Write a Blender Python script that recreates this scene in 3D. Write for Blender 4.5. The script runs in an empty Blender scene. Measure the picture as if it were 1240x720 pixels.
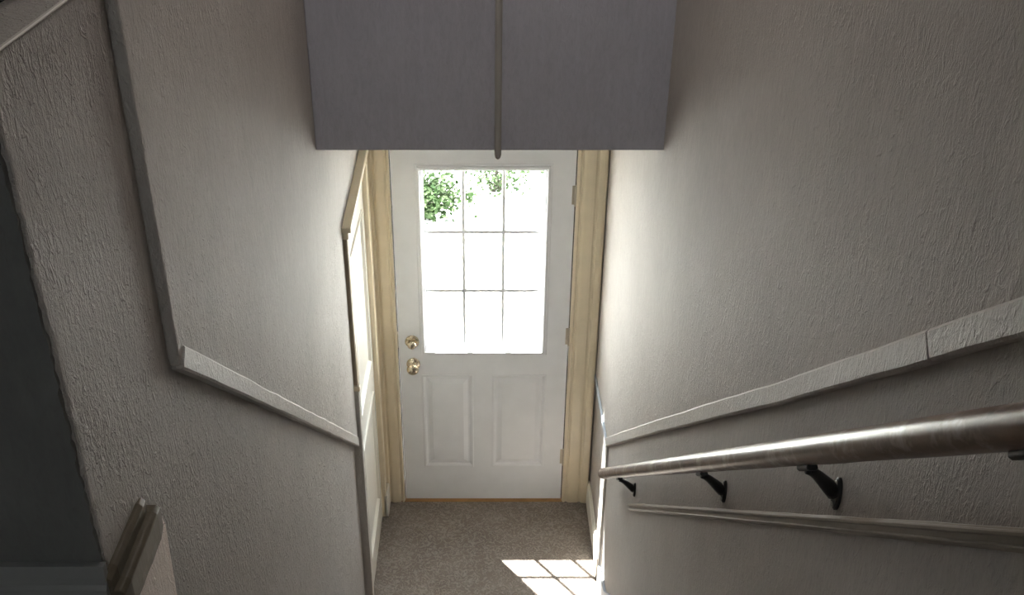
import bpy, bmesh, math, random
from mathutils import Vector, Matrix
random.seed(7)
S = bpy.context.scene
C = S.collection
R = math.radians

# ------------------------------------------------------------------ camera, sky, sun, exposure
EYE = 3.638                                   # camera height above the entry floor
cd = bpy.data.cameras.new('camera')
cam = bpy.data.objects.new('camera', cd); C.objects.link(cam)
cam.location = (0, 0, EYE)
cam.rotation_euler = (R(90 - 29.7), 0, 0)
cd.sensor_fit = 'HORIZONTAL'; cd.sensor_width = 36
cd.lens = 36 * 1250 / 1240
cd.shift_x = 35 / 1240
cd.clip_start = .02
S.camera = cam

W = bpy.data.worlds.new('sky'); S.world = W; W.use_nodes = True
bg = W.node_tree.nodes['Background']
bg.inputs[0].default_value = (.90, .95, 1, 1)
bg.inputs[1].default_value = 1.6

sd = bpy.data.lights.new('sun', 'SUN'); sun = bpy.data.objects.new('sun', sd); C.objects.link(sun)
sd.energy = 8.0; sd.angle = R(.6); sd.color = (1, .97, .93)
sun.rotation_euler = Vector((.345, -.46, -1)).to_track_quat('-Z', 'Y').to_euler()
sun.location = (-3, 9, 9)

def area(name, loc, direction, sx, sy, energy, col):
    ld = bpy.data.lights.new(name, 'AREA'); o = bpy.data.objects.new(name, ld); C.objects.link(o)
    ld.shape = 'RECTANGLE'; ld.size = sx; ld.size_y = sy; ld.energy = energy; ld.color = col
    o.location = loc; o.rotation_euler = Vector(direction).to_track_quat('-Z', 'Y').to_euler()
    return o
# added fill light at an unseen hall window, brightening the upper walls
area('hall_fill_light', (-.35, -2.74, 4.0), (0, 1, -.05), .5, .6, 1.6, (.93, .96, 1))
vs = S.view_settings
vs.view_transform = 'Standard'; vs.look = 'None'; vs.gamma = 1; vs.use_curve_mapping = False
vs.exposure = 2.95

# ------------------------------------------------------------------ dimensions (metres)
XL, XR = -.530, .558          # lower stair walls
XP = -.512                    # face of the upper left wall, standing proud of the lower one
YD = 4.215                    # inside face of the entry door
YH = 2.97                     # overhead wall
ZS = 2.462                    # ceiling over the entry
ZU = 2.38                     # upper floor
ZC = 4.85                     # upper ceiling
TS = .857                     # slope of the stairs

# ------------------------------------------------------------------ materials
def nt(name):
    m = bpy.data.materials.new(name); m.use_nodes = True
    t = m.node_tree; return m, t, t.nodes['Principled BSDF']
def mixc(t, fac, a, b):
    n = t.nodes.new('ShaderNodeMix'); n.data_type = 'RGBA'
    if hasattr(fac, 'links'): t.links.new(fac, n.inputs[0])
    else: n.inputs[0].default_value = fac
    for k, v in ((6, a), (7, b)):
        if hasattr(v, 'links'): t.links.new(v, n.inputs[k])
        else: n.inputs[k].default_value = (*v, 1)
    return n.outputs[2]
def coords(t, scale=(1, 1, 1), rot=(0, 0, 0)):
    g = t.nodes.new('ShaderNodeNewGeometry'); mp = t.nodes.new('ShaderNodeMapping')
    mp.inputs['Scale'].default_value = scale; mp.inputs['Rotation'].default_value = rot
    t.links.new(g.outputs['Position'], mp.inputs['Vector']); return mp.outputs[0]
def noise(t, vec, scale, detail=3, rough=.5, dist=0):
    n = t.nodes.new('ShaderNodeTexNoise'); n.inputs['Scale'].default_value = scale
    n.inputs['Detail'].default_value = detail; n.inputs['Roughness'].default_value = rough
    n.inputs['Distortion'].default_value = dist; t.links.new(vec, n.inputs['Vector']); return n.outputs['Fac']
def ramp(t, v, lo, hi, a=0, b=1):
    n = t.nodes.new('ShaderNodeMapRange'); n.inputs[1].default_value = lo; n.inputs[2].default_value = hi
    n.inputs[3].default_value = a; n.inputs[4].default_value = b; t.links.new(v, n.inputs[0]); return n.outputs[0]
def math_(t, op, a, b=None):
    n = t.nodes.new('ShaderNodeMath'); n.operation = op
    for k, v in ((0, a), (1, b)):
        if v is None: continue
        if hasattr(v, 'links'): t.links.new(v, n.inputs[k])
        else: n.inputs[k].default_value = v
    return n.outputs[0]
def bump(t, b, h, strength, dist):
    n = t.nodes.new('ShaderNodeBump'); n.inputs['Strength'].default_value = strength
    n.inputs['Distance'].default_value = dist; t.links.new(h, n.inputs['Height'])
    t.links.new(n.outputs[0], b.inputs['Normal'])

def plaster(name, col, dark, relief=.0038, rough=.66, fine=1.0):
    m, t, b = nt(name)
    p = coords(t); pv = coords(t, (1, 1, .4))
    blot = noise(t, p, 2.3, 4, .6)
    grain = noise(t, pv, 95, 4, .7, .8)
    c = mixc(t, ramp(t, blot, .3, .7), dark, col)
    c = mixc(t, ramp(t, grain, .42, .70, 0, .30), c, tuple(x * .62 for x in col))
    c = mixc(t, ramp(t, noise(t, coords(t, (1, 1, .15)), 60, 2, .6), .5, .75, 0, .18), c, tuple(min(1, x * 1.25) for x in col))
    t.links.new(c, b.inputs['Base Color'])
    b.inputs['Roughness'].default_value = rough
    b.inputs['Specular IOR Level'].default_value = .35
    n3 = ramp(t, noise(t, coords(t, (1, 1, .55)), 46, 2, .5, 2.0), .58, .68)
    n4 = noise(t, p, 7, 2, .5)
    h = math_(t, 'ADD', math_(t, 'MULTIPLY', grain, 1.1), math_(t, 'MULTIPLY', noise(t, p, 190, 2, .6), .35 * fine))
    h = math_(t, 'ADD', h, math_(t, 'MULTIPLY', n3, .35))
    h = math_(t, 'ADD', h, math_(t, 'MULTIPLY', n4, 1.2))
    bump(t, b, h, .85, relief)
    return m
def paint(name, col, rough=.4, relief=.0008, vary=.88, spec=.5):
    m, t, b = nt(name); p = coords(t)
    c = mixc(t, ramp(t, noise(t, p, 9, 4, .6), .3, .7), tuple(x * vary for x in col), col)
    t.links.new(c, b.inputs['Base Color']); b.inputs['Roughness'].default_value = rough
    b.inputs['Specular IOR Level'].default_value = spec
    bump(t, b, noise(t, coords(t, (1, 1, .3)), 70, 3, .6), .5, relief)
    return m
M = {}
M['wall'] = plaster('textured_wall_paint', (.495, .456, .424), (.42, .385, .355))
M['wall_rough'] = plaster('rough_wall_paint', (.44, .406, .378), (.37, .34, .315), .006)
M['header'] = plaster('overhead_wall_paint', (.49, .485, .54), (.43, .425, .475), .0018, .7, .6)
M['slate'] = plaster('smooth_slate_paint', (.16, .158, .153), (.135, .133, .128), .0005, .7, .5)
M['railpaint'] = plaster('trim_wall_paint', (.56, .525, .488), (.49, .458, .425), .003, .5)
M['ceil'] = paint('ceiling_paint', (.7, .69, .66), .8)
M['door'] = paint('white_door_paint', (.85, .86, .89), .33, .0003, .95)
M['sidedoor'] = paint('gloss_white_paint', (.82, .79, .72), .25, .0006, .95)
M['cream'] = paint('cream_gloss_paint', (.82, .71, .53), .3, .001, .9)
M['cream_shade'] = paint('shaded_cream_paint', (.42, .34, .22), .45, .002, .7)  # darker cream for the casing's return face, shade put into the colour
M['base_white'] = paint('white_baseboard_paint', (.80, .76, .68), .35, .0008, .92)
M['base_grey'] = paint('grey_baseboard_paint', (.25, .25, .25), .4, .0008, .9)
M['skirt'] = paint('blue_grey_skirt_paint', (.42, .46, .52), .5, .001, .9)
M['batten'] = paint('beige_strip_paint', (.40, .375, .34), .5, .0006, .9)
M['brown'] = paint('worn_brown_trim_paint', (.125, .103, .07), .42, .0015, .6)
M['mould'] = paint('brown_grey_moulding_paint', (.27, .225, .18), .45, .0008, .75)
M['daylit'] = plaster('daylit_patch_plaster', (.92, .83, .77), (.86, .76, .69), .004)  # sunlit spot on the left wall, its brightness painted into the colour
M['black'] = paint('black_iron', (.012, .012, .012), .4, .0006, .8)
M['dark'] = paint('unlit_void_paint', (.02, .017, .013), .7)  # darkness of the unlit space painted into its walls
M['gasket'] = paint('dark_gap', (.05, .035, .025), .8)
M['thresh'] = paint('varnished_threshold_wood', (.42, .22, .075), .4, .001, .7)
M['concrete'] = paint('pale_concrete', (.80, .78, .74), .9, .002, .95)
M['bark'] = paint('shrub_bark', (.05, .045, .03), .8, .002, .7)
M['screw'] = paint('screw_steel', (.35, .32, .28), .35)

def metal(name, col, rough):
    m, t, b = nt(name); b.inputs['Base Color'].default_value = (*col, 1); b.inputs['Metallic'].default_value = 1
    p = coords(t); t.links.new(ramp(t, noise(t, p, 60, 3), .3, .7, rough * .8, rough * 1.3), b.inputs['Roughness'])
    return m
M['nickel'] = metal('satin_nickel_brass', (.62, .54, .41), .26)
M['hinge'] = metal('dull_hinge_steel', (.50, .44, .36), .4)

def wood():
    m, t, b = nt('worn_varnished_wood')
    p = coords(t, (60, 6, 6), (R(40.6), 0, 0))
    g = noise(t, p, 1.4, 5, .65, .6)
    c = mixc(t, ramp(t, g, .3, .7), (.085, .045, .028), (.19, .115, .075))
    wear = ramp(t, noise(t, coords(t, (1, .5, .5)), 22, 4, .7), .52, .66)
    c = mixc(t, math_(t, 'MULTIPLY', wear, .55), c, (.50, .42, .36))
    t.links.new(c, b.inputs['Base Color'])
    b.inputs['Roughness'].default_value = .34
    b.inputs['Coat Weight'].default_value = .3; b.inputs['Coat Roughness'].default_value = .25
    bump(t, b, g, .4, .0015)
    return m
M['wood'] = wood()
def carpet():
    m, t, b = nt('sculpted_loop_carpet'); p = coords(t)
    n = noise(t, p, 32, 1, .4, 1.6)
    ridge = ramp(t, math_(t, 'ABSOLUTE', math_(t, 'SUBTRACT', n, .5)), 0, .09, 1, 0)
    fibre = noise(t, p, 420, 2, .7)
    blot = noise(t, p, 6, 3)
    c = mixc(t, ramp(t, blot, .3, .7), (.26, .222, .197), (.33, .286, .256))
    c = mixc(t, math_(t, 'MULTIPLY', ridge, .55), c, (.60, .54, .49))
    c = mixc(t, ramp(t, fibre, .35, .65, .45, 0), c, (.17, .135, .112))
    t.links.new(c, b.inputs['Base Color']); b.inputs['Roughness'].default_value = .95
    b.inputs['Specular IOR Level'].default_value = .1
    h = math_(t, 'ADD', math_(t, 'MULTIPLY', ridge, .8), math_(t, 'MULTIPLY', fibre, .7))
    bump(t, b, h, .8, .006)
    return m
M['carpet'] = carpet()
def glass():
    m, t, b = nt('window_glass'); t.nodes.remove(b)
    out = t.nodes['Material Output']
    tr = t.nodes.new('ShaderNodeBsdfTransparent'); tr.inputs[0].default_value = (.96, .98, .97, 1)
    gl = t.nodes.new('ShaderNodeBsdfGlossy'); gl.inputs['Roughness'].default_value = .02
    mx = t.nodes.new('ShaderNodeMixShader')
    mx.inputs[0].default_value = .04; t.links.new(tr.outputs[0], mx.inputs[1]); t.links.new(gl.outputs[0], mx.inputs[2])
    t.links.new(mx.outputs[0], out.inputs[0]); return m
M['glass'] = glass()
def leafmat(name, a, b_):
    m, t, b = nt(name); p = coords(t)
    t.links.new(mixc(t, ramp(t, noise(t, p, 9, 3), .35, .65), a, b_), b.inputs['Base Color'])
    b.inputs['Roughness'].default_value = .55
    b.inputs['Specular IOR Level'].default_value = .08
    return m
M['leaf'] = leafmat('shrub_leaf', (.018, .040, .010), (.055, .078, .036))

# ------------------------------------------------------------------ mesh helpers
class MB:
    def __init__(s): s.v = []; s.f = []
    def add(s, vs, fs):
        n = len(s.v); s.v += [tuple(v) for v in vs]; s.f += [tuple(i + n for i in f) for f in fs]; return s
    def box(s, a, b):
        x0, y0, z0 = a; x1, y1, z1 = b
        return s.add([(x0,y0,z0),(x1,y0,z0),(x1,y1,z0),(x0,y1,z0),(x0,y0,z1),(x1,y0,z1),(x1,y1,z1),(x0,y1,z1)],
                     [(0,3,2,1),(4,5,6,7),(0,1,5,4),(1,2,6,5),(2,3,7,6),(3,0,4,7)])
    def prism(s, poly, x0, x1, axis='x'):
        """polygon in (y,z) extruded along x"""
        n = len(poly)
        vs = [(x0, p[0], p[1]) for p in poly] + [(x1, p[0], p[1]) for p in poly]
        fs = [tuple(range(n))[::-1], tuple(range(n, 2 * n))] + [(i, (i+1) % n, n + (i+1) % n, n + i) for i in range(n)]
        return s.add(vs, fs)
    def sweep(s, rings, cap=True):
        k = len(rings[0]); vs = [p for r in rings for p in r]
        fs = [(i*k+j, i*k+(j+1) % k, (i+1)*k+(j+1) % k, (i+1)*k+j) for i in range(len(rings)-1) for j in range(k)]
        if cap: fs += [tuple(range(k))[::-1], tuple((len(rings)-1)*k + j for j in range(k))]
        return s.add(vs, fs)
    def lathe(s, prof, mat, seg=24):
        """prof [(r, t)] revolved about local z, placed by mat"""
        rings = [[mat @ Vector((r*math.cos(2*math.pi*j/seg), r*math.sin(2*math.pi*j/seg), t)) for j in range(seg)] for r, t in prof]
        return s.sweep(rings)
    def build(s, name, mat, parent=None, origin=(0, 0, 0), bevel=0, smooth=False, seg=2):
        me = bpy.data.meshes.new(name); o3 = Vector(origin)
        base = o3
        me.from_pydata([Vector(v) - base for v in s.v], [], s.f)
        bm = bmesh.new(); bm.from_mesh(me)
        bmesh.ops.remove_doubles(bm, verts=bm.verts, dist=1e-6)
        bmesh.ops.recalc_face_normals(bm, faces=bm.faces)
        bm.to_mesh(me); bm.free()
        me.materials.append(M[mat])
        if smooth:
            for p in me.polygons: p.use_smooth = True
        o = bpy.data.objects.new(name, me); C.objects.link(o)
        if parent is not None:
            o.parent = parent
            pw = Vector(parent.get('_w', (0, 0, 0)))
            o.location = base - pw
        else: o.location = base
        o['_w'] = tuple(base)
        if bevel:
            b = o.modifiers.new('bevel', 'BEVEL'); b.width = bevel; b.segments = seg; b.limit_method = 'ANGLE'; b.angle_limit = R(40)
        return o
def tag(o, label, cat, kind=None, group=None):
    o['label'] = label; o['category'] = cat
    if kind: o['kind'] = kind
    if group: o['group'] = group
    return o
def struct(name, mb, mat, label, cat, **k):
    return tag(mb.build(name, mat, **k), label, cat, 'structure')
def empty(name, loc, label, cat, kind=None, group=None):
    o = bpy.data.objects.new(name, None); C.objects.link(o); o.location = loc; o['_w'] = tuple(loc); o.empty_display_size = .05
    return tag(o, label, cat, kind, group)
def box(a, b): return MB().box(a, b)
def jit(a): return random.uniform(-a, a)

def grid_sheet(mb, ys, zlo, zhi, x0, x1, nz=1):
    """wall slab between curves zlo(y) and zhi(y)"""
    for a, b in zip(ys[:-1], ys[1:]):
        mb.prism([(a, zlo(a)), (b, zlo(b)), (b, zhi(b)), (a, zhi(a))], x0, x1)
    return mb
def board(path, x_back, x_face, width, wob=.0015, vert=True, step=.08, chamfer=.004):
    """a strip of wood along path [(y,z)..] lying on a side wall; width measured square to the path"""
    pts = []
    for (a, b) in zip(path[:-1], path[1:]):
        L = math.dist(a, b); n = max(1, int(L / step))
        for i in range(n): pts.append((a[0] + (b[0]-a[0])*i/n, a[1] + (b[1]-a[1])*i/n))
    pts.append(path[-1])
    rings = []
    sgn = 1 if x_face > x_back else -1
    for i, (y, z) in enumerate(pts):
        p, q = pts[max(0, i-1)], pts[min(len(pts)-1, i+1)]
        d = Vector((q[0]-p[0], q[1]-p[1])).normalized(); nrm = Vector((-d[1], d[0]))
        if nrm[1] < 0: nrm = -nrm
        w0 = -width/2 + jit(wob); w1 = width/2 + jit(wob); xf = x_face + jit(wob*.5)
        def P(w, x): return (x, y + nrm[0]*w, z + nrm[1]*w)
        rings.append([P(w0, x_back), P(w0, xf - sgn*chamfer), P(w0 + chamfer, xf), P(w1 - chamfer, xf), P(w1, xf - sgn*chamfer), P(w1, x_back)])
    return MB().sweep(rings)
def rect_loft(mb, r, prof, to, cap=True):
    """rings of rectangle r=(u0,u1,v0,v1) inset by d at height h; to(u,v,h)->xyz"""
    rings = [[to(r[0]+d, r[2]+d, h), to(r[1]-d, r[2]+d, h), to(r[1]-d, r[3]-d, h), to(r[0]+d, r[3]-d, h)] for d, h in prof]
    mb.sweep(rings, cap=False)
    if cap: mb.add(rings[-1], [(0, 1, 2, 3)])
    return mb
def slab(mb, u, v, h0, h1, holes, to):
    """slab with rectangular holes"""
    us = sorted(set(list(u) + [x for h in holes for x in h[:2]])); vs_ = sorted(set(list(v) + [x for h in holes for x in h[2:]]))
    def solid(i, j):
        if i < 0 or j < 0 or i >= len(us)-1 or j >= len(vs_)-1: return False
        cu, cv = (us[i]+us[i+1])/2, (vs_[j]+vs_[j+1])/2
        return not any(h[0] < cu < h[1] and h[2] < cv < h[3] for h in holes)
    for i in range(len(us)-1):
        for j in range(len(vs_)-1):
            if not solid(i, j): continue
            a, b, c, d = us[i], us[i+1], vs_[j], vs_[j+1]
            for h in (h0, h1): mb.add([to(a,c,h), to(b,c,h), to(b,d,h), to(a,d,h)], [(0,1,2,3)])
            for (di, dj, e) in ((-1,0,((a,c),(a,d))), (1,0,((b,c),(b,d))), (0,-1,((a,c),(b,c))), (0,1,((a,d),(b,d)))):
                if not solid(i+di, j+dj):
                    (p, q) = e; mb.add([to(*p,h0), to(*q,h0), to(*q,h1), to(*p,h1)], [(0,1,2,3)])
    return mb
FY = lambda u, v, h: (u, YD - h, v)           # on the entry door: h towards the stairs
def profile_post(prof, z0, z1, to):
    """casing: profile [(a, h)] across, running from z0 to z1"""
    return MB().sweep([[to(a, z, h) for a, h in prof] for z in (z0, z1)])

# ------------------------------------------------------------------ setting: floors, ceilings, walls
struct('floor', box((XL-.1, 3.33, -.12), (XR+.05, YD+.02, 0)), 'carpet', 'grey brown patterned carpet on the entry floor inside the white door', 'floor')
struct('floor_upper', MB().box((-1.95, -2.6, ZU-.2), (XR, .79, ZU)).box((-1.95, .79, 1.5), (XL, 1.075, ZU)), 'carpet', 'carpeted floor of the upper hall above the stairs', 'floor')
st = empty('stairs', (0, 2.1, 0), 'carpeted flight of steps down to the entry floor', 'stairs', 'structure')
for k in range(1, 12):
    y0 = .79 + (k-1)*.231; z = ZU - .1983*k
    box((XL, y0, max(-.1, z-.22)), (XR, y0+.2312, z)).build('step', 'carpet', st, (0, y0, z), .012)
struct('ceiling', box((-1.95, -2.6, ZC), (XR+.12, YH+.12, ZC+.1)), 'ceil', 'white ceiling high over the stairwell', 'ceiling')
struct('ceiling_landing', box((XL-.12, YH+.12, ZS), (XR+.12, YD+.2, ZS+.1)), 'ceil', 'low ceiling over the entry behind the overhead wall', 'ceiling')
struct('wall_overhead', box((XP, YH, ZS), (XR, YH+.12, ZC)), 'header', 'blue grey overhead wall hanging across the stairwell above the door', 'wall', bevel=.004)

# right wall: the lower part and, a touch thicker, the part above the sloping rail
RB = [(4.30, .79), (3.655, .80), (1.608, 2.50), (.905, 3.09), (-1.2, 4.85)]
def rz(y):
    for (a, b) in zip(RB[:-1], RB[1:]):
        if b[0] <= y <= a[0]: return a[1] + (b[1]-a[1])*(a[0]-y)/(a[0]-b[0])
    return RB[-1][1] if y < RB[-1][0] else RB[0][1]
wr = MB().box((XR, -2.6, -.12), (XR+.12, YD+.2, ZC))
struct('wall_right', wr, 'wall', 'textured grey plaster wall carrying the wooden handrail', 'wall')
mb = MB(); ys = [-1.1 + i*.1 for i in range(54)]
grid_sheet(mb, [y for y in ys if y <= 4.2] + [4.214], rz, lambda y: ZC, XR-.006, XR+.002)
struct('wall_right_upper', mb, 'wall', 'upper textured plaster of the right stair wall above the sloping rail', 'wall')
# left wall: half wall of the stairs (to the rail), with the roughly finished end
def lz(y): return 2.658 - .866*(y - 1.503)     # rail line
edge = [(1.078 + jit(.003), ZU - .3 + i*.012) for i in range(110)]
edge = [(y, z) for y, z in edge if z < 3.30] + [(1.08, 3.314)]
mb = MB().prism(edge + [(1.46, 3.314), (1.46, 2.69), (3.46, .958), (3.46, -.12), (1.078, -.12)], XL-.085, XL)
struct('wall_left', mb, 'wall_rough', 'rough textured half wall left of the stairs below the sloping rail', 'wall', bevel=.004)
mb = MB()
mb.prism([(1.462, 2.672), (1.49, 2.655), (3.38, 1.02), (3.38, 1.965), (4.0, 2.06), (YD, 2.06), (YD, ZC), (1.462, ZC)], XP-.12, XP)
struct('wall_left_upper', mb, 'wall', 'tall textured grey wall left of the stairs above the sloping rail', 'wall', bevel=.003)
struct('wall_landing_left', box((XL-.09, 3.46, -.12), (XL-.03, YD, 2.07)), 'sidedoor', 'wall behind the side door of the entry', 'wall')
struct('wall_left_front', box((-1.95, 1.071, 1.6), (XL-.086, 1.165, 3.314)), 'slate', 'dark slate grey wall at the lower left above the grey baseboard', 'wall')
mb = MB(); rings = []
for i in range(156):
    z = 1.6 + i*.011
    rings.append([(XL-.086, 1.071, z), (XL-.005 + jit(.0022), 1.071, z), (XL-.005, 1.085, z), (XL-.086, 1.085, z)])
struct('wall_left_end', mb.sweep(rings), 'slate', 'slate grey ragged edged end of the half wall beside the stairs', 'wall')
# hall round the photographer
slw = MB(); slab(slw, (-1.95, XR+.12), (1.6, ZC), -2.6, -2.72, [(-.6, -.1, 3.7, 4.3)], lambda u, v, h: (u, h, v))
struct('wall_back', slw, 'ceil', 'wall of the upper hall with an added window, behind the viewer', 'wall')
struct('wall_hall_left', box((-2.05, -2.72, 1.6), (-1.95, 1.165, ZC)), 'ceil', 'far left wall of the upper hall', 'wall')
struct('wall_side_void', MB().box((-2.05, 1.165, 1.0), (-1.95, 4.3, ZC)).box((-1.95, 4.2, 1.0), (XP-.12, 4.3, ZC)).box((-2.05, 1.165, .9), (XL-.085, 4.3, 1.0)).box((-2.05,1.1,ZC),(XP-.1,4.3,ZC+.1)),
       'dark', 'unlit space beyond the half wall, its darkness painted on', 'wall')
w1 = empty('added_window', (-.35, -2.62, 3.7), 'white framed window added behind the viewer to light the upper hall', 'window', 'structure')  # unseen window, added to go with the hall fill light
mb = MB(); rect_loft(mb, (-.6, -.1, 3.7, 4.3), [(0, -2.6), (0, -2.58), (.05, -2.58), (.05, -2.68)], lambda u, v, h: (u, h, v), cap=False)
mb.build('window_frame', 'door', w1, (-.35, -2.62, 3.75))  # frame of the added window
box((-.365, -2.66, 3.75), (-.335, -2.63, 4.25)).build('added_window_bar', 'door', w1, (-.35, -2.65, 3.75))
box((-.55, -2.655, 3.75), (-.15, -2.650, 4.25)).build('pane', 'glass', w1, (-.35, -2.65, 3.75))
# entry wall round the door
mb = MB(); slab(mb, (XL-.12, XR+.12), (-.15, ZS+.1), YD+.02, YD+.16, [(-.430, .432, -.02, 2.07)], lambda u, v, h: (u, h, v))
struct('wall_front', mb, 'wall', 'entry wall holding the white door', 'wall')

# ------------------------------------------------------------------ sloping rails on the walls
o = struct('trim_1', board([(1.478, 2.679), (3.43, .988)], XL-.002, XP+.004, .040, .0016), 'railpaint',
           'grey painted sloping rail along the left stair wall', 'rail')
rp = [(p[0], p[1]-.005) for p in RB]
o = struct('trim_2', board([(3.655, .817), (2.6, 1.694), (1.608, 2.508), (1.065, 2.962)], XR+.002, XR-.017, .040, .0012), 'railpaint',
           'long grey painted sloping rail along the right stair wall above the handrail', 'rail')
o = struct('trim_3', board([(1.062, 2.966), (.905, 3.098), (-.6, 4.36)], XR+.002, XR-.017, .040, .0008), 'railpaint',
           'upper length of the sloping rail at the right edge, beyond its joint', 'rail')
o = struct('trim_4', board([(4.21, .800), (3.655, .805)], XR+.002, XR-.014, .028, .0008), 'skirt',
           'short level rail on the right wall beside the entry door', 'rail')
struct('trim_12', board([(1.082, 3.313), (1.46, 3.318)], XL-.003, XL+.002, .0035, .0002, chamfer=.001), 'sidedoor', 'thin pale bead along the top edge of the half wall at upper left', 'bead')
# moulding low on the right wall
lo = [(2.985, 1.03), (-.2, 1.03 + .853*3.185)]
t5 = empty('trim_5', (XR, 2.985, 1.03), 'thin ridged moulding running low along the right wall under the handrail', 'moulding', 'structure')
board(lo, XR+.002, XR-.009, .026, .0008, chamfer=.003).build('back_strip', 'mould', t5, (XR, 1.9, 1.95))
u = Vector((1, .853)).normalized()
for d, w, f in ((.007, .007, .014), (-.007, .005, .012)):
    board([(y + u[1]*d, z + u[0]*d) for y, z in lo], XR, XR-f, w, .0006, chamfer=.002).build('bead', 'mould', t5, (XR, 1.9, 1.95))

# ------------------------------------------------------------------ baseboards
b1 = empty('baseboard_right', (XR, 3.9, 0), 'cream baseboard at the foot of the right wall beside the door', 'baseboard', 'structure')
board([(4.21, .060), (3.66, .060)], XR+.002, XR-.016, .12, .0006, chamfer=.003).build('face_board', 'base_white', b1, (XR, 3.9, .06))
board([(4.21, .128), (3.66, .128)], XR+.002, XR-.012, .016, .0006, chamfer=.004).build('cap_bead', 'base_white', b1, (XR, 3.9, .128))
t6 = empty('trim_6', (XR, 3.6, 0), 'blue grey stair skirt starting at the bottom right of the entry', 'skirt board', 'structure')
MB().prism([(3.63, 0), (3.63, .105), (3.40, .17), (.95, 2.27), (.95, 2.05), (3.32, 0)], XR-.014, XR).build('skirt_board', 'skirt', t6, (XR, 3.0, .5), .003)
board([(3.655, .0), (3.650, .80)], XR+.002, XR-.010, .016, .0008, step=.1, chamfer=.003).build('corner_strip', 'railpaint', t6, (XR, 3.65, .4))
# stepped baseboard of the upper hall
b2 = empty('baseboard_front', (-1.2, 1.071, ZU), 'dark grey ridged baseboard at the foot of the slate wall', 'baseboard', 'structure')
prof = [(0, .222), (.010, .222), (.013, .203), (.013, .190), (.018, .184), (.018, .172), (.023, .166), (.023, 0), (0, 0)]
MB().sweep([[(x, 1.071 - h, ZU + z) for h, z in prof] for x in (-1.94, XL+.002)]).build('ridged_board', 'base_grey', b2, (-1.2, 1.071, ZU+.1))
b3 = empty('baseboard_left', (XL, 1.17, ZU), 'short worn brown stepped baseboard turning the corner at lower left', 'baseboard', 'structure')
for (z0, z1, xf, y1) in ((.165, .206, .011, 1.232), (.140, .180, .026, 1.246), (.110, .150, .019, 1.262)):
    mb = MB(); n = 8; rings = []
    for i in range(n+1):
        y = 1.062 + (y1 - 1.062)*i/n; e = .006 if i in (0, n) else 0
        x1 = XL + xf - e*.6 + jit(.0006)
        rings.append([(XL-.001, y, ZU+z0+e), (x1, y, ZU+z0+e), (x1, y, ZU+z1-.006-e), (x1-.006, y, ZU+z1-e+jit(.0006)), (XL-.001, y, ZU+z1-e)])
    mb.sweep(rings).build('stepped_strip', 'brown', b3, (XL, 1.17, ZU+z0), .002)
struct('light_patch', MB().prism([(1.10, 1.95), (1.272, 1.95), (1.285, 2.2), (1.304, 2.46), (1.29, 2.50), (1.10, 2.50)], XL-.01, XL+.002), 'daylit',
       'pale patch with its light painted on, beside the brown stepped baseboard', 'painted light patch')

# ------------------------------------------------------------------ strip down the overhead wall
mb = MB(); rings = []
zz = [ZC, 4.0, 3.2, ZS-.012, ZS-.022, ZS-.027]; rr = [.0105, .0105, .0105, .0105, .008, .003]
for z, r in zip(zz, rr):
    rings.append([(.045 + r*math.cos(a), YH - .003 - r*1.1*math.sin(a), z) for a in [math.pi*i/8 for i in range(9)]] + [(.045 - r, YH + .001, z), (.045 + r, YH+.001, z)])
o = mb.sweep(rings).build('batten', 'batten', None, (.045, YH, ZS), smooth=False)
tag(o, 'slim beige rounded strip hanging down the middle of the overhead wall', 'strip')

# ------------------------------------------------------------------ entry door
door = empty('door_1', (0, YD, 0), 'white entry door with a nine-pane window, two raised panels and round knobs', 'door', 'structure')
GX0, GX1, GZ0, GZ1 = -.268, .272, .945, 1.872
LX0, LX1, LZ0, LZ1 = -.292, .296, .925, 1.896
holes = [(LX0+.012, LX1-.012, LZ0+.012, LZ1-.012), (-.292, -.058, .236, .788), (.055, .302, .236, .788)]
mb = MB(); slab(mb, (-.4065, .4085), (.012, 2.045), 0, -.045, holes, FY)
mb.build('leaf', 'door', door, (0, YD, 1.0))
for h in holes[1:]:
    mb = MB(); rect_loft(mb, h, [(-.010, 0), (-.008, .003), (-.002, .003), (.004, -.001), (.010, -.008), (.018, -.008), (.040, .002), (.044, .002)], FY)
    mb.build('raised_panel', 'door', door, ((h[0]+h[1])/2, YD, .5))
mb = MB()
rect_loft(mb, (LX0, LX1, LZ0, LZ1), [(-.012, -.001), (-.012, .002), (-.008, .004), (-.001, .004), (0, .012), (.004, .015), (.010, .015), (.013, .009), (.018, .008), (.022, -.006), (.024, -.022), (.024, -.035)], FY, cap=False)
lite = mb.build('window_frame', 'door', door, (0, YD, 1.4))
vx = [GX0, -.089, .093, GX1]; vz = [GZ0, 1.262, 1.568, GZ1]
for i in (1, 2):
    MB().sweep([[(vx[i]+dx, YD+.014+dy, z) for dx, dy in ((-.009, .012), (-.009, .004), (-.004, 0), (.004, 0), (.009, .004), (.009, .012))] for z in (GZ0-.004, GZ1+.004)]).build('vertical_bar', 'door', lite, (vx[i], YD+.02, 1.4))
for j in (1, 2):
    MB().sweep([[(x, YD+.0145+dy, vz[j]+dz) for dz, dy in ((-.009, .012), (-.009, .007), (-.007, 0), (.007, 0), (.009, .002), (.009, .012))] for x in (GX0-.004, GX1+.004)]).build('horizontal_bar', 'door', lite, (0, YD+.02, vz[j]))
for i in range(3):
    for j in range(3):
        box((vx[i], YD+.027, vz[j]), (vx[i+1], YD+.030, vz[j+1])).build('pane', 'glass', lite, ((vx[i]+vx[i+1])/2, YD+.028, vz[j]))
toY = lambda x, z: Matrix.Translation((x, YD, z)) @ Matrix.Rotation(R(90), 4, 'X')     # local z -> -y
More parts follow.
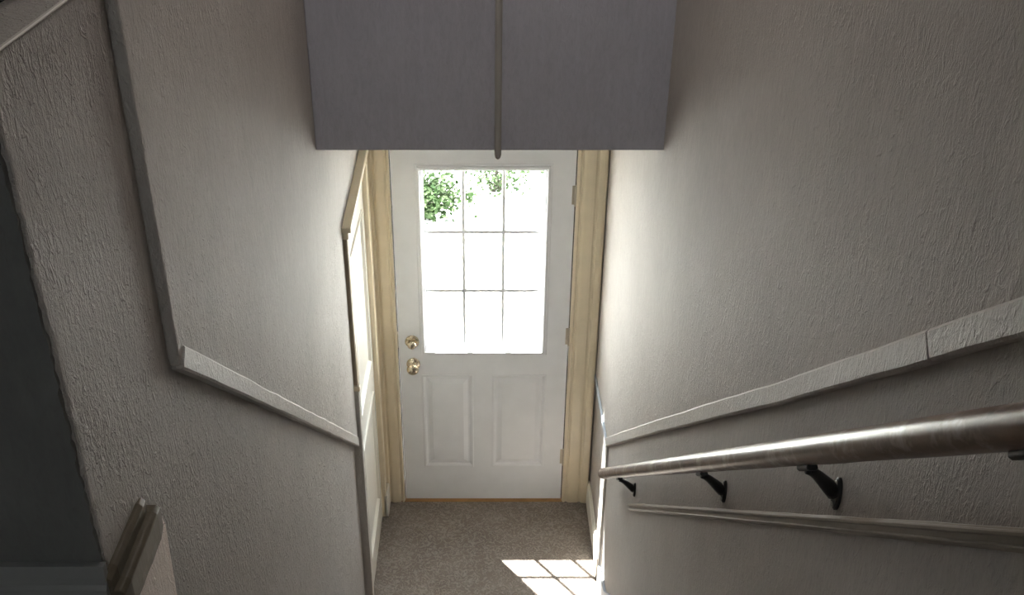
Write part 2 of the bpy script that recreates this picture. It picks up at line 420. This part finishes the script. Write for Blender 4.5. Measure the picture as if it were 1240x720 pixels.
# door knob and deadbolt
kn = MB().lathe([(0, 0), (.033, 0), (.0335, .004), (.029, .008), (.016, .011), (.0125, .015), (.0125, .030), (.017, .034)], toY(-.340, .862)).build('knob_rose', 'nickel', door, (-.340, YD, .862), smooth=True)
kn['label'] = 'satin metal rose of the lower knob'
MB().lathe([(.012, .028), (.020, .032), (.0275, .041), (.0295, .050), (.0275, .059), (.020, .066), (.010, .069), (0, .0695)], toY(-.340, .862)).build('knob', 'nickel', kn, (-.340, YD-.05, .862), smooth=True)
db = MB().lathe([(0, 0), (.034, 0), (.0345, .004), (.030, .010), (.022, .013), (.020, .012), (0, .012)], toY(-.342, .990)).build('deadbolt_rose', 'nickel', door, (-.342, YD, .990), smooth=True)
db['label'] = 'satin metal deadbolt rose above the knob'
MB().lathe([(.010, .010), (.013, .018), (.020, .026), (.0215, .034), (.019, .041), (.010, .045), (0, .0455)], toY(-.342, .990)).build('thumb_turn', 'nickel', db, (-.342, YD-.03, .990), smooth=True)
for z in (1.758, 1.02, .293):
    h = MB().lathe([(0, -.045), (.006, -.045), (.0062, .045), (0, .045)], Matrix.Translation((.4125, YD-.007, z)), 12).build('hinge', 'hinge', door, (.4125, YD-.007, z))
    box((.396, YD-.0025, z-.045), (.412, YD, z+.045)).build('hinge_leaf', 'hinge', h, (.404, YD, z))
    for dz in (-.049, .049):
        MB().lathe([(0, -.004), (.005, -.003), (.006, .0), (.005, .003), (0, .004)], Matrix.Translation((.4125, YD-.007, z+dz)), 10).build('hinge_tip', 'hinge', h, (.4125, YD-.007, z+dz))
o = box((-.428, YD-.004, .955), (-.4085, YD+.02, 1.035)).build('strike_plate', 'hinge', door, (-.418, YD, 1.0), .001)
o = box((-.43, YD-.014, -.001), (.43, YD+.16, .007)).build('threshold', 'thresh', door, (0, YD, 0), .003); o['label'] = 'orange brown wooden threshold'
box((-.43, YD+.046, 0), (-.41, YD+.16, 2.07)).build('door_stop', 'cream', door, (-.42, YD+.1, 1))
box((.412, YD+.046, 0), (.432, YD+.16, 2.07)).build('door_stop', 'cream', door, (.42, YD+.1, 1))
box((-.432, YD+.002, 0), (-.411, YD+.046, 2.07)).build('jamb', 'gasket', door, (-.42, YD+.02, 1))
box((.412, YD+.002, 0), (.433, YD+.046, 2.07)).build('jamb', 'gasket', door, (.42, YD+.02, 1))
box((-.432, YD+.002, 2.05), (.432, YD+.16, 2.08)).build('jamb', 'cream', door, (0, YD+.1, 2.06))
# cream casings beside it
def casing(name, x0, x1, label, mirror=False):
    w = x1 - x0
    pr = [(0, -.02), (0, .012), (.05, .016), (.10, .016), (.14, .010), (.18, .010), (.22, .016), (.30, .018), (.52, .019), (.60, .018), (.66, .013), (.71, .013), (.75, .020), (.88, .024), (.96, .024), (1, .020), (1, -.02)]
    P = [((x1 - a*w) if mirror else (x0 + a*w), h) for a, h in pr]
    return struct(name, profile_post(P, 0, 2.2, FY), 'cream', label, 'door casing')
casing('trim_8', -.517, -.412, 'cream moulded casing on the knob side of the entry door', True)
casing('trim_9', .414, .548, 'wide cream moulded casing on the hinge side of the entry door')
struct('trim_10', box((-.52, YD-.018, 2.07), (.55, YD+.02, 2.2)), 'cream', 'cream head casing over the entry door', 'door casing')

# ------------------------------------------------------------------ side door in the left wall of the entry
sdr = empty('door_2', (XL, 3.8, 0), 'glossy white panelled side door on the left of the entry', 'door', 'structure')
FX = lambda u, v, h: (XL + h, u, v)
Y0, Y1 = 3.47, 4.085
ph = [(Y0+.09, Y1-.09, 1.02, 1.78), (Y0+.09, Y1-.09, .20, .84)]
mb = MB(); slab(mb, (Y0, Y1), (.01, 1.95), .010, -.028, ph, FX); mb.build('leaf', 'sidedoor', sdr, (XL, 3.8, 1))
for h in ph:
    mb = MB(); rect_loft(mb, h, [(-.008, .010), (-.006, .016), (.004, .016), (.012, .004), (.030, -.002), (.055, .006), (.06, .006)], FX)
    mb.build('raised_panel', 'sidedoor', sdr, (XL, 3.8, (h[2]+h[3])/2))
# casing: near leg, head, far leg
cs = empty('trim_11', (XL, 3.8, 0), 'cream casing round the side door with shade painted on its near edge', 'door casing', 'structure')
def leg(y0, y1, z0, z1, n, mat, h=.034):
    w = y1 - y0
    P = [(y0, -.002), (y0, h-.004), (y0+.004, h), (y0+.2*w, h), (y0+.28*w, h-.008), (y0+.40*w, h-.008), (y0+.48*w, h-.004), (y0+.9*w, h-.006), (y1, h-.014), (y1, -.002)]
    MB().sweep([[FX(a, z, hh) for a, hh in P] for z in (z0, z1)]).build(n, mat, cs, (XL, (y0+y1)/2, z0))
leg(3.392, 3.47, 1.30, 1.955, 'casing_leg', 'cream')
o = leg(3.392, 3.47, 0, 1.30, 'casing_leg', 'sidedoor')
leg(4.085, 4.19, 0, 1.955, 'casing_leg', 'cream')
box((XL-.002, 3.384, 1.305), (XL+.032, 3.3925, 1.95)).build('edge_band', 'cream_shade', cs, (XL, 3.388, 1.305), .002)
box((XL-.002, 3.386, 0), (XL+.033, 3.3925, 1.285)).build('edge_band', 'railpaint', cs, (XL, 3.388, 0), .002)
box((XL-.002, 3.374, 1.282), (XL+.042, 3.40, 1.306)).build('band_stop', 'cream', cs, (XL, 3.388, 1.282), .004)
MB().prism([(3.378, 1.952), (4.19, 1.99), (4.19, 2.062), (3.378, 2.0)], XL-.002, XL+.040).build('head_casing', 'cream', cs, (XL, 3.8, 1.98), .004)
MB().prism([(3.365, 1.985), (4.19, 2.05), (4.19, 2.075), (3.365, 2.006)], XL-.002, XL+.052).build('head_cap', 'cream', cs, (XL, 3.8, 2.05), .004)
b4 = struct('baseboard_landing', MB().prism([(4.085, 0), (4.19, 0), (4.19, .14), (4.085, .14)], XL+.02, XL+.042), 'base_white', 'small cream plinth at the foot of the left door corner', 'baseboard', bevel=.004)

# ------------------------------------------------------------------ handrail
hx = XR - .064
rail = empty('handrail', (hx, 3.353, .887), 'worn round wooden handrail on black iron brackets on the right wall', 'handrail')
p0, p1 = Vector((hx, 3.345, .893)), Vector((hx, -.35, .893 + .842*3.695))
d = (p1 - p0).normalized(); L = (p1 - p0).length
side = Vector((1, 0, 0)); up = side.cross(d).normalized()
if up.z < 0: up = -up
rings = []; N = 60
prof = [(0.0, .012), (.003, .018), (.008, .0215), (.016, .0225)] + [(.016 + (L-.016)*i/N, .0225 + jit(.0004)) for i in range(1, N+1)]
for t_, r in prof:
    rings.append([p0 + d*t_ + (side*math.cos(a) + up*math.sin(a))*r for a in [2*math.pi*j/20 for j in range(20)]])
MB().sweep(rings).build('rail', 'wood', rail, (hx, 1.6, 2.4), smooth=True)
def bracket(y):
    zr = .893 + .842*(3.345 - y); zb = zr - .030
    k = Vector((XR, y, zr - .085))
    mb = MB()
    # cradle under the rail
    e = Vector((0, d.y, d.z))
    c0 = Vector((hx, y, zr)) - up*.0245
    rings = [[c0 + e*t_ + side*a + up*b for a, b in ((-.008, .003), (-.009, -.003), (-.005, -.006), (.005, -.006), (.009, -.003), (.008, .003))] for t_ in (-.026, -.022, .022, .026)]
    root = mb.sweep(rings).build('bracket', 'black', rail, tuple(c0), .0015)
    root['label'] = 'black iron bracket'
    # arm: curved taper from cradle to wall plate
    mb = MB(); rings = []
    P0 = c0 - up*.004; P3 = Vector((XR - .006, y, zr - .082)); P1 = P0 + Vector((.016, 0, -.006)); P2 = P3 + Vector((-.030, 0, .030))
    for i in range(13):
        s_ = i/12; q = (1-s_)**3*P0 + 3*(1-s_)**2*s_*P1 + 3*(1-s_)*s_*s_*P2 + s_**3*P3
        tg = (3*(1-s_)**2*(P1-P0) + 6*(1-s_)*s_*(P2-P1) + 3*s_*s_*(P3-P2)).normalized()
        nn = Vector((0, 1, 0)); bb = tg.cross(nn).normalized(); r = .0070 + .006*s_**2
        rings.append([q + nn*math.cos(a)*r + bb*math.sin(a)*r*1.1 for a in [2*math.pi*j/10 for j in range(10)]])
    mb.sweep(rings).build('arm', 'black', root, tuple(P0), smooth=True)
    # wall plate: long rounded plate
    mb = MB(); out = []
    for x, sc in ((XR+.001, 1), (XR-.004, 1), (XR-.007, .82)):
        ring = []
        for j in range(24):
            a = 2*math.pi*j/24
            ring.append((x, y + math.cos(a)*.014*sc, zr - .085 + math.sin(a)*.031*sc))
        out.append(ring)
    mb.sweep(out).build('wall_plate', 'black', root, tuple(k), smooth=False)
    for dz in (-.021, .021):
        MB().lathe([(0, 0), (.005, 0), (.0045, .003), (0, .004)], Matrix.Translation((XR-.006, y, zr-.085+dz)) @ Matrix.Rotation(R(-90), 4, 'Y'), 10).build('screw', 'screw', root, (XR-.006, y, zr-.085+dz))
for y in (2.94, 1.845, 1.255, .755): bracket(y)

# ------------------------------------------------------------------ ceiling lamp over the stairs (above the picture)
def lampmat():
    m, t, b = nt('lit_opal_glass'); b.inputs['Base Color'].default_value = (.9, .88, .84, 1)
    b.inputs['Emission Color'].default_value = (1, .93, .85, 1); b.inputs['Emission Strength'].default_value = .6
    return m
M['opal'] = lampmat()
LP = (.02, 2.3, ZC)
lamp = empty('ceiling_lamp', LP, 'round opal glass ceiling lamp over the stairs', 'lamp')
MB().lathe([(0, 0), (.15, 0), (.155, -.012), (.14, -.03), (0, -.03)], Matrix.Translation(LP), 32).build('lamp_base', 'nickel', lamp, LP, smooth=False)
MB().lathe([(.135, -.028), (.14, -.05), (.12, -.09), (.07, -.115), (0, -.122)], Matrix.Translation(LP), 32).build('lamp_shade', 'opal', lamp, LP, smooth=True)
ll = area('ceiling_lamp_light', (LP[0], LP[1], ZC-.13), (0, 0, -1), .28, .28, 1.25, (1, .94, .88)); ll.data.shape = 'DISK'

# ------------------------------------------------------------------ outside the door
struct('ground', box((-14, YD+.16, -.35), (14, 40, -.15)), 'concrete', 'sunlit pale pavement outside the door', 'pavement')
def shrub(x, y, r, h, n, label, leafsize=.05, lean=(0, 0)):
    o = empty('shrub', (x, y, -.15), label, 'shrub', None, 'shrubs outside the door')
    mb = MB(); tips = []
    for i in range(9):
        a = random.uniform(0, 2*math.pi); rr = r*random.uniform(.3, .95)
        tip = Vector((x + math.cos(a)*rr + lean[0], y + math.sin(a)*rr + lean[1], -.15 + h*random.uniform(.5, 1)))
        b0 = Vector((x + jit(.05), y + jit(.05), -.15)); mid = (b0 + tip)/2 + Vector((jit(.1), jit(.1), .08))
        pts = [b0, mid, tip]; tips.append(pts)
        rings = [[q + Vector((math.cos(t)*w, math.sin(t)*w, 0)) for t in [2*math.pi*j/6 for j in range(6)]] for q, w in zip(pts, (.014, .009, .003))]
        mb.sweep(rings)
    mb.build('stems', 'bark', o, (x, y, -.15))
    mb = MB()
    for i in range(n):
        pts = random.choice(tips); s_ = random.random()**.5
        q = pts[0].lerp(pts[1], s_*2) if s_ < .5 else pts[1].lerp(pts[2], s_*2-1)
        q = q + Vector((random.gauss(0, .08), random.gauss(0, .08), random.gauss(0, .06)))
        if q.z < -.12: q.z = -.12 + random.random()*.1
        ax = Vector((jit(1), jit(1), jit(.6))).normalized(); u_ = Vector((jit(1), jit(1), .8)).cross(ax).normalized(); nn = ax.cross(u_)
        l = leafsize*random.uniform(.6, 1.3)
        mb.add([q, q + ax*l*.45 + u_*l*.3 + nn*l*.06, q + ax*l, q + ax*l*.45 - u_*l*.3 + nn*l*.06, q + ax*l*.5], [(0, 1, 4), (1, 2, 4), (2, 3, 4), (3, 0, 4)])
    f = mb.build('foliage', 'leaf', o, (x, y, h*.5)); f['kind'] = 'stuff'
shrub(-.50, 8.02, .46, .42, 1900, 'dense green shrub outside, seen through the top left pane', .055)
shrub(.13, 8.62, .30, .24, 620, 'sparse green shrub outside, seen through the top middle pane', .045)
shrub(.60, 9.05, .28, .28, 560, 'small green shrub outside, seen at the top right pane', .045)

for o in bpy.data.objects:
    if '_w' in o: del o['_w']
